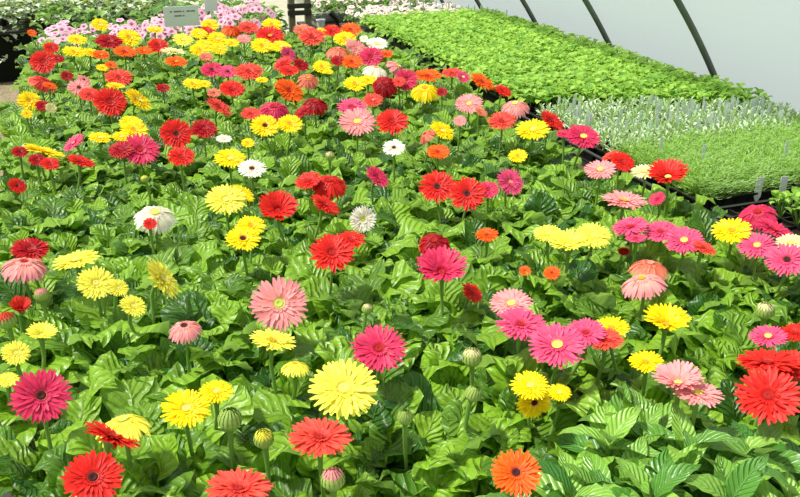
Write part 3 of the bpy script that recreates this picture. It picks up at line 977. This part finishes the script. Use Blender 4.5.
def mound_mesh(mat, seed, R, H, n, L, kind='oval', droop=0):
    r = random.Random(seed); mb = MB()
    for i in range(n):
        az = r.uniform(0, 6.28); ph = math.asin(r.uniform(-.1, 1) ** 1 if r.random() > .1 else .2); k = r.uniform(.6, 1)
        b = Vector((math.cos(az) * math.cos(ph) * R * k, math.sin(az) * math.cos(ph) * R * k, H * math.sin(ph) * k))
        if droop and r.random() < .3: b.z = -r.uniform(0, droop) ** 1.0; b.x *= 1 / k; b.y *= 1 / k
        l_ = L * r.uniform(.7, 1.2)
        leaf(mb, b, az + r.uniform(-.8, .8), l_, l_ * .6, r.uniform(-.2, 1.1), r.uniform(-.9, .3), r.random(), kind, r, 3, 2)
    return mb.mesh('foliage', [mat])
MM1 = [mound_mesh(DKGREEN, i, .12, .11, 90, .04) for i in range(3)]
MM2 = [mound_mesh(PALEF, 10 + i, .17, .16, 190, .065, droop=.3) for i in range(3)]
def blossoms(t, me, n, R, H, s):
    for i in range(n):
        az = rnd.uniform(0, 6.28); ph = rnd.uniform(.25, 1.45)
        nrm = Vector((math.cos(az) * math.cos(ph), math.sin(az) * math.cos(ph), math.sin(ph)))
        face = (nrm + Vector((0, -.6, .3))).normalized()
        o = link('blossom', me, t, (nrm.x * R * 1.05, nrm.y * R * 1.05, nrm.z * H * 1.08 + .02 + .1), face.to_track_quat('Z', 'Y').to_euler(), s * rnd.uniform(.8, 1.2))
npet = 0
for yy in (4.72, 4.92, 5.12, 5.32):
    xx = -.34
    while xx < 1.05:
        p = Vector((xx + rnd.uniform(-.03, .03), yy + rnd.uniform(-.03, .03), BENCH_Z))
        if visible(p + Vector((0, 0, .2)), 15) and proj(p + Vector((0, 0, .2)))[0] < 262:
            t = thing('petunia_plant', 'petunia with pale pink blossoms in the bank behind the gerberas', 'plant', p, 0, 'pale pink petunias behind the gerberas')
            link('foliage', rnd.choice(MM1), t, (0, 0, .11), (0, 0, rnd.uniform(0, 6)), 1); link('pot', POTM, t)
            blossoms(t, BM1, 12, .12, .12, .021); npet += 1; t.scale = (1.15, 1.15, 1.15 + .35 * max(0, min(1, (xx - .1) * 1.6)))
        xx += .19
print('petunias', npet)

# ------------------------------------------------------------------ sign stuck in behind the gerberas
def board(name, lab, x0, y0, x1, y1, Y, lines, cat='sign'):
    def atY(x, y):
        d = ray(x, y); return CAM + d * (Y / d.y)
    a = atY(x0, y1); b = atY(x1, y1); c = atY(x0, y0)
    w = (b - a).length; h = c.z - a.z; mid = (a + b) / 2
    t = thing(name, lab, cat, (mid.x, mid.y, 0 + BENCH_Z + .0), math.atan2((b - a).y, (b - a).x))
    dz = mid.z - BENCH_Z
    mb = MB(); mb.box((-w / 2, -.003, dz), (w / 2, .003, dz + h)); link('panel', mb.mesh('panel', [SIGN], False), t)
    mb = MB(); mb.box((-.006, .004, 0), (.006, .012, dz + h * .8)); link('stake', mb.mesh('stake', [TAG], False), t)
    mb = MB()
    for (ly, l0, l1) in lines:
        u = l0
        while u < l1:
            ww = .022 * (1 + .5 * math.sin(u * 90)); mb.box((-w / 2 + u * w, -.005, dz + h * ly), (-w / 2 + u * w + ww * .7, -.0035, dz + h * ly + h * .06)); u += .12
    if lines: link('lettering', mb.mesh('lettering', [INK], False), t, label='faint grey lines of lettering')
    return t
board('plant_sign', 'pale rectangular sign with faint lettering standing above the far gerberas', 165, 6, 200, 26, 4.62, [(.72, .18, .85), (.5, .3, .65)])
board('plant_sign', 'narrow pale bluish sign cut by the top edge, right of the lettered sign', 205, -9, 218, 11, 4.9, [])

# ------------------------------------------------------------------ behind: grey-green plants at the left, far bench, trestle, pale blossoms
bench('low_bench', 'low bench holding grey green trailing plants, far left', -2.9, .35, 8.1, 9.9, .46)
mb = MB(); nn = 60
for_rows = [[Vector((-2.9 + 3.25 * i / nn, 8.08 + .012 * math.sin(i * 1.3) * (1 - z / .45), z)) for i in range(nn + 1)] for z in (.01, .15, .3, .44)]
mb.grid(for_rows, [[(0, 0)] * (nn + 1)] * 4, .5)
thing('shade_sheet', 'dark sheet added as shade below the low bench under the grey green plants, far left', 'shade sheet', (0, 0, 0), 0, None, mb.mesh('shade_sheet', [BENCHSHADE]))  # added sheet, its black paints the shade under the low bench
k = 0
for yy in (8.2, 8.5, 8.85, 9.2, 9.6):
    xx = -2.1
    while xx < .4:
        p = Vector((xx + rnd.uniform(-.05, .05), yy, .46))
        if visible(p + Vector((0, 0, .3)), 25):
            t = thing('trailing_plant', 'grey green leafy plant trailing over the far bench at the top left', 'plant', p, 0, 'grey green trailing plants at the top left')
            link('foliage', rnd.choice(MM2), t, (0, 0, .1), (0, 0, rnd.uniform(0, 6)), rnd.uniform(1.1, 1.4)); link('pot', POTM, t)
        xx += .27
for i, (xx, yy, s) in enumerate(((.25, 5.85, 1.3), (.6, 5.9, 1.4), (.95, 5.95, 1.3), (.4, 6.2, 1.5), (.85, 6.3, 1.5), (-.1, 5.95, 1.3), (-.35, 6.3, 1.3))):
    t = thing('bushy_plant', 'dark green bushy plant behind the pale pink petunias', 'plant', (xx, yy, .50), 0, 'bushy plants behind the petunias')
    link('foliage', mound_mesh(DKGREEN, 40 + i, .17, .2, 150, .06), t, (0, 0, .16), None, s); link('pot', POTM, t, (0, 0, 0), None, 1.6)
bench('low_bench', 'low bench of dark green bushy plants behind the petunias', -.6, 1.15, 5.7, 6.6, .50)
# far bench with pale blossoms
bench('plant_bench', 'far bench of pale blossoms over a dark shade sheet behind the gerberas', 1.42, 2.4, 5.95, 6.35, .735)
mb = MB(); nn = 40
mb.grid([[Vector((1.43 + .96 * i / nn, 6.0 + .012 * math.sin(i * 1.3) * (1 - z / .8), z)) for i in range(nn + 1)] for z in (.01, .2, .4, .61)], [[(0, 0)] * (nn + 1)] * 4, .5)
thing('shade_sheet', 'black sheet added as shade below the far bench of pale blossoms, behind the white pot', 'shade sheet', (0, 0, 0), 0, None, mb.mesh('shade_sheet', [BENCHSHADE]))  # added sheet, painted dark for the shade beneath the far bench
for yy in (5.97, 6.12, 6.27):
    for j in range(8):
        xx = 1.46 + j * .12
        p = Vector((xx + rnd.uniform(-.03, .03), yy, .735))
        t = thing('blossom_plant', 'low plant with pale pinkish white blossoms on the far bench', 'plant', p, 0, 'pale blossoming plants on the far bench')
        link('foliage', rnd.choice(MM1), t, (0, 0, .06), (0, 0, rnd.uniform(0, 6)), .75)
        for i in range(6):
            az = rnd.uniform(0, 6.28); ph = rnd.uniform(.2, 1.4); nrm = Vector((math.cos(az) * math.cos(ph), math.sin(az) * math.cos(ph), math.sin(ph)))
            link('blossom', BM2, t, (nrm.x * .1, nrm.y * .1, .06 + nrm.z * .1), (nrm + Vector((0, -.6, .3))).normalized().to_track_quat('Z', 'Y').to_euler(), .022)
# trays of pale blossoms and tags at the far end of the right bench
for yy in (5.08, 5.2, 5.32, 5.44):
    for j in range(8):
        xx = 1.55 + j * .1
        p = Vector((xx + rnd.uniform(-.02, .02), yy, TRZ - .05))
        if not visible(p + Vector((0, 0, .1)), 10): continue
        t = thing('blossom_plant', 'low plant with pale blossoms behind the bright green seedlings', 'plant', p, 0, 'pale blossoming plants behind the bright green seedlings')
        link('foliage', rnd.choice(MM1), t, (0, 0, .05), (0, 0, rnd.uniform(0, 6)), .6)
        for i in range(7):
            az = rnd.uniform(0, 6.28); ph = rnd.uniform(.2, 1.4); nrm = Vector((math.cos(az) * math.cos(ph), math.sin(az) * math.cos(ph), math.sin(ph)))
            link('blossom', BM2, t, (nrm.x * .08, nrm.y * .08, .05 + nrm.z * .085), (nrm + Vector((0, -.6, .3))).normalized().to_track_quat('Z', 'Y').to_euler(), .018)
for i in range(26):
    t = i / 25
    p = onz(372 + 160 * t, 3 + 17 * t + rnd.uniform(-2, 2), SEEDZ + .06)
    if p.x > 2.4 or p.y > 5.55: continue
    thing('plant_tag', 'pale upright plant tag in the row behind the bright green seedlings', 'plant tag', (p.x, p.y, SEEDZ + .04), rnd.uniform(-.5, .1), 'tags behind the bright green seedlings', TGM)

# wooden trestle seen beyond the gerberas
def atY(x, y, Y):
    d = ray(x, y); return CAM + d * (Y / d.y)
Y0 = 5.85
a = atY(292, 20, Y0); b = atY(308, 20, Y0)
t = thing('wooden_trestle', 'weathered wooden trestle with two dark rails, beyond the gerberas at top centre', 'trestle', (a.x, Y0, 0))
for q in (a, b):
    mb = MB(); mb.box((-.022, -.022, 0), (.022, .022, 1.05)); link('post', mb.mesh('post', [WOOD], False), t, (q.x - a.x, 0, 0))
for yp in (5.5, 12.5):
    q = atY(292, yp, Y0); mb = MB(); mb.box((-.035, -.05, -.016), (b.x - a.x + .02, -.023, .016)); link('rail', mb.mesh('rail', [DWOOD], False), t, (0, 0, q.z))
# white pot and black pipe under the far bench
q = atY(321, 26, 5.9)
t = thing('white_pot', 'small white pot in the dark below the far bench of pale blossoms', 'pot', (q.x, 5.9, q.z - .02))
mb = MB(); n = 14
rows = [[Vector((math.cos(a_ * 2 * PI / n) * w, math.sin(a_ * 2 * PI / n) * w, z)) for a_ in range(n + 1)] for w, z in ((.001, 0), (.026, 0), (.033, .06), (.036, .06), (.036, .07), (.03, .07), (.028, .05), (.001, .05))]
mb.grid(rows, [[(.5, .5)] * (n + 1)] * 8, .5); link('pot_shell', mb.mesh('pot_shell', [TAG], False), t)
mb = MB(); mb.box((-.01, .3, -.025), (.5, .6, 0)); 
sh = thing('storage_shelf', 'dark shelf below the far bench carrying the small white pot', 'shelf', (q.x - .05, 5.8, q.z - .02))
mb = MB(); mb.box((-.05, 0, -.03), (.9, .5, 0)); link('board', mb.mesh('board', [BLACKP], False), sh)
for xx in (-.02, .85):
    mb = MB(); mb.box((-.02, .1, 0), (.02, .14, q.z - .05)); link('leg', mb.mesh('leg', [BLACKP], False), sh, (xx, 0, -(q.z - .02)))
p0 = atY(330, 12, 5.75); p1 = atY(342, 27, 5.75)
mb = MB(); mb.tube([Vector((0, 0, 0)), (p1 - p0) * .5 + Vector((0, 0, .01)), p1 - p0, (p1 - p0) + Vector((.06, 0, -.2)), Vector((p1.x - p0.x + .06, 0, -p0.z + .01))], .022, 10)
thing('drain_pipe', 'black bent pipe sloping down beside the white pot', 'pipe', p0, 0, None, mb.mesh('drain_pipe', [BLACKP]))

# irrigation tube along the tray edge
pp = [onz(x, y, TRZ - .02) for x, y in ((640, 165), (690, 180), (745, 202), (800, 228))]
mb = MB(); o0 = pp[0].copy(); o0.z = TRZ + .0
mb.tube([Vector((1.47, y, TRZ + .002)) - o0 for y in (.9, 1.2, 1.5, 1.8, 2.1, 2.4, 2.9)], .006, 8)
thing('irrigation_tube', 'thin black irrigation tube running along the edge of the right bench', 'tube', o0, 0, None, mb.mesh('irrigation_tube', [plain('tube_black', (52, 56, 52), .35, .5)]))

# ------------------------------------------------------------------ setting: floor, plastic wall, hoops
def gravel():
    m = bpy.data.materials.new('gravel'); m.use_nodes = True
    n = m.node_tree.nodes; l = m.node_tree.links; b = n['Principled BSDF']; b.inputs['Roughness'].default_value = .9
    tc = n.new('ShaderNodeTexCoord'); v = n.new('ShaderNodeTexVoronoi'); v.inputs['Scale'].default_value = 45; l.new(tc.outputs['Object'], v.inputs['Vector'])
    no = n.new('ShaderNodeTexNoise'); no.inputs['Scale'].default_value = 3; no.inputs['Detail'].default_value = 8; l.new(tc.outputs['Object'], no.inputs['Vector'])
    r = n.new('ShaderNodeValToRGB'); l.new(v.outputs['Color'], r.inputs['Fac'])
    r.color_ramp.elements[0].color = srgb(96, 80, 56); r.color_ramp.elements[1].color = srgb(160, 144, 112)
    mx = n.new('ShaderNodeMix'); mx.data_type = 'RGBA'; mx.inputs['Factor'].default_value = .35
    r2 = n.new('ShaderNodeValToRGB'); l.new(no.outputs['Fac'], r2.inputs['Fac']); r2.color_ramp.elements[0].color = srgb(76, 70, 44); r2.color_ramp.elements[1].color = srgb(160, 146, 116)
    l.new(r.outputs['Color'], mx.inputs['A']); l.new(r2.outputs['Color'], mx.inputs['B']); l.new(mx.outputs['Result'], b.inputs['Base Color'])
    bp = n.new('ShaderNodeBump'); bp.inputs['Strength'].default_value = .6; bp.inputs['Distance'].default_value = .01; l.new(v.outputs['Distance'], bp.inputs['Height']); l.new(bp.outputs['Normal'], b.inputs['Normal'])
    return m
mb = MB(); mb.box((-6, -2, -.05), (3.6, 22, 0)); structure('floor', mb.mesh('floor', [gravel()], False))
mb = MB(); mb.box((.6, 6.7, 0), (3.0, 20, .006)); structure('path', mb.mesh('path', [plain('concrete', (172, 168, 148), .85, .1, noise=.12, nscale=5)], False))
RC = 4.0; CX = -.724; CZ = CAMZ - 3.05
def arc(a, r=RC): return Vector((CX + r * math.cos(a), 0, CZ + r * math.sin(a)))
A0 = math.asin((0 - CZ) / RC); A1 = math.radians(50)
film = bpy.data.materials.new('plastic_film'); film.use_nodes = True
n = film.node_tree.nodes; l = film.node_tree.links; b = n['Principled BSDF']; out = n['Material Output']
b.inputs['Base Color'].default_value = srgb(214, 234, 220); b.inputs['Roughness'].default_value = .5
tr = n.new('ShaderNodeBsdfTranslucent'); tr.inputs['Color'].default_value = srgb(216, 236, 222)
ms = n.new('ShaderNodeMixShader'); ms.inputs['Fac'].default_value = .6; l.new(b.outputs[0], ms.inputs[1]); l.new(tr.outputs[0], ms.inputs[2]); tp = n.new('ShaderNodeBsdfTransparent'); m2 = n.new('ShaderNodeMixShader'); m2.inputs['Fac'].default_value = .4
l.new(ms.outputs[0], m2.inputs[1]); l.new(tp.outputs[0], m2.inputs[2]); l.new(m2.outputs[0], out.inputs['Surface'])
tc = n.new('ShaderNodeTexCoord'); no = n.new('ShaderNodeTexNoise'); no.inputs['Scale'].default_value = 1.6; no.inputs['Detail'].default_value = 3; l.new(tc.outputs['Object'], no.inputs['Vector'])
bp = n.new('ShaderNodeBump'); bp.inputs['Strength'].default_value = .35; bp.inputs['Distance'].default_value = .05; l.new(no.outputs['Fac'], bp.inputs['Height']); l.new(bp.outputs['Normal'], b.inputs['Normal'])
mb = MB(); na = 24; ny = 40; rows = []
for j in range(ny + 1):
    yy = -1 + 21 * j / ny
    row = []
    for i in range(na + 1):
        p = arc(A0 + (A1 - A0) * i / na, RC + .03); p.y = yy; row.append(p)
    rows.append(row)
mb.grid(rows, [[(0, 0)] * (na + 1)] * (ny + 1), .5)
structure('wall_right', mb.mesh('wall_right', [film]))
SPC = 2.95 / 4.83
for i in range(1, 18):
    yy = 2.945 + .877 * (i - 3)
    pth = []
    for k in range(26):
        p = arc(A0 + (A1 - A0) * k / 25, RC); pth.append(p)
    mb = MB(); mb.tube(pth, .0145, 10)
    o = structure('trim_%d' % i, mb.mesh('hoop', [STEEL])); o.location = (0, yy, 0)
    o['label'] = 'dark steel hoop behind the plastic film'

# ------------------------------------------------------------------ light
w = bpy.data.worlds.new('world'); scene.world = w; w.use_nodes = True
bg = w.node_tree.nodes['Background']; bg.inputs['Color'].default_value = (.93, .97, 1, 1); bg.inputs['Strength'].default_value = .64
sd = bpy.data.lights.new('sun', 'SUN'); sd.energy = 4.9; sd.angle = math.radians(4); sd.color = (1, .97, .9)
so = bpy.data.objects.new('sun', sd); COL.objects.link(so)
so.rotation_euler = Vector((-.5, .22, 1.0)).to_track_quat('Z', 'Y').to_euler()
so.location = (-2, 2, 6)
vs = scene.view_settings; vs.view_transform = 'Standard'; vs.look = 'None'; vs.exposure = .3; vs.gamma = 1; vs.use_curve_mapping = False
scene.cycles.use_denoising = True
scene.cycles.max_bounces = 6; scene.cycles.transparent_max_bounces = 4
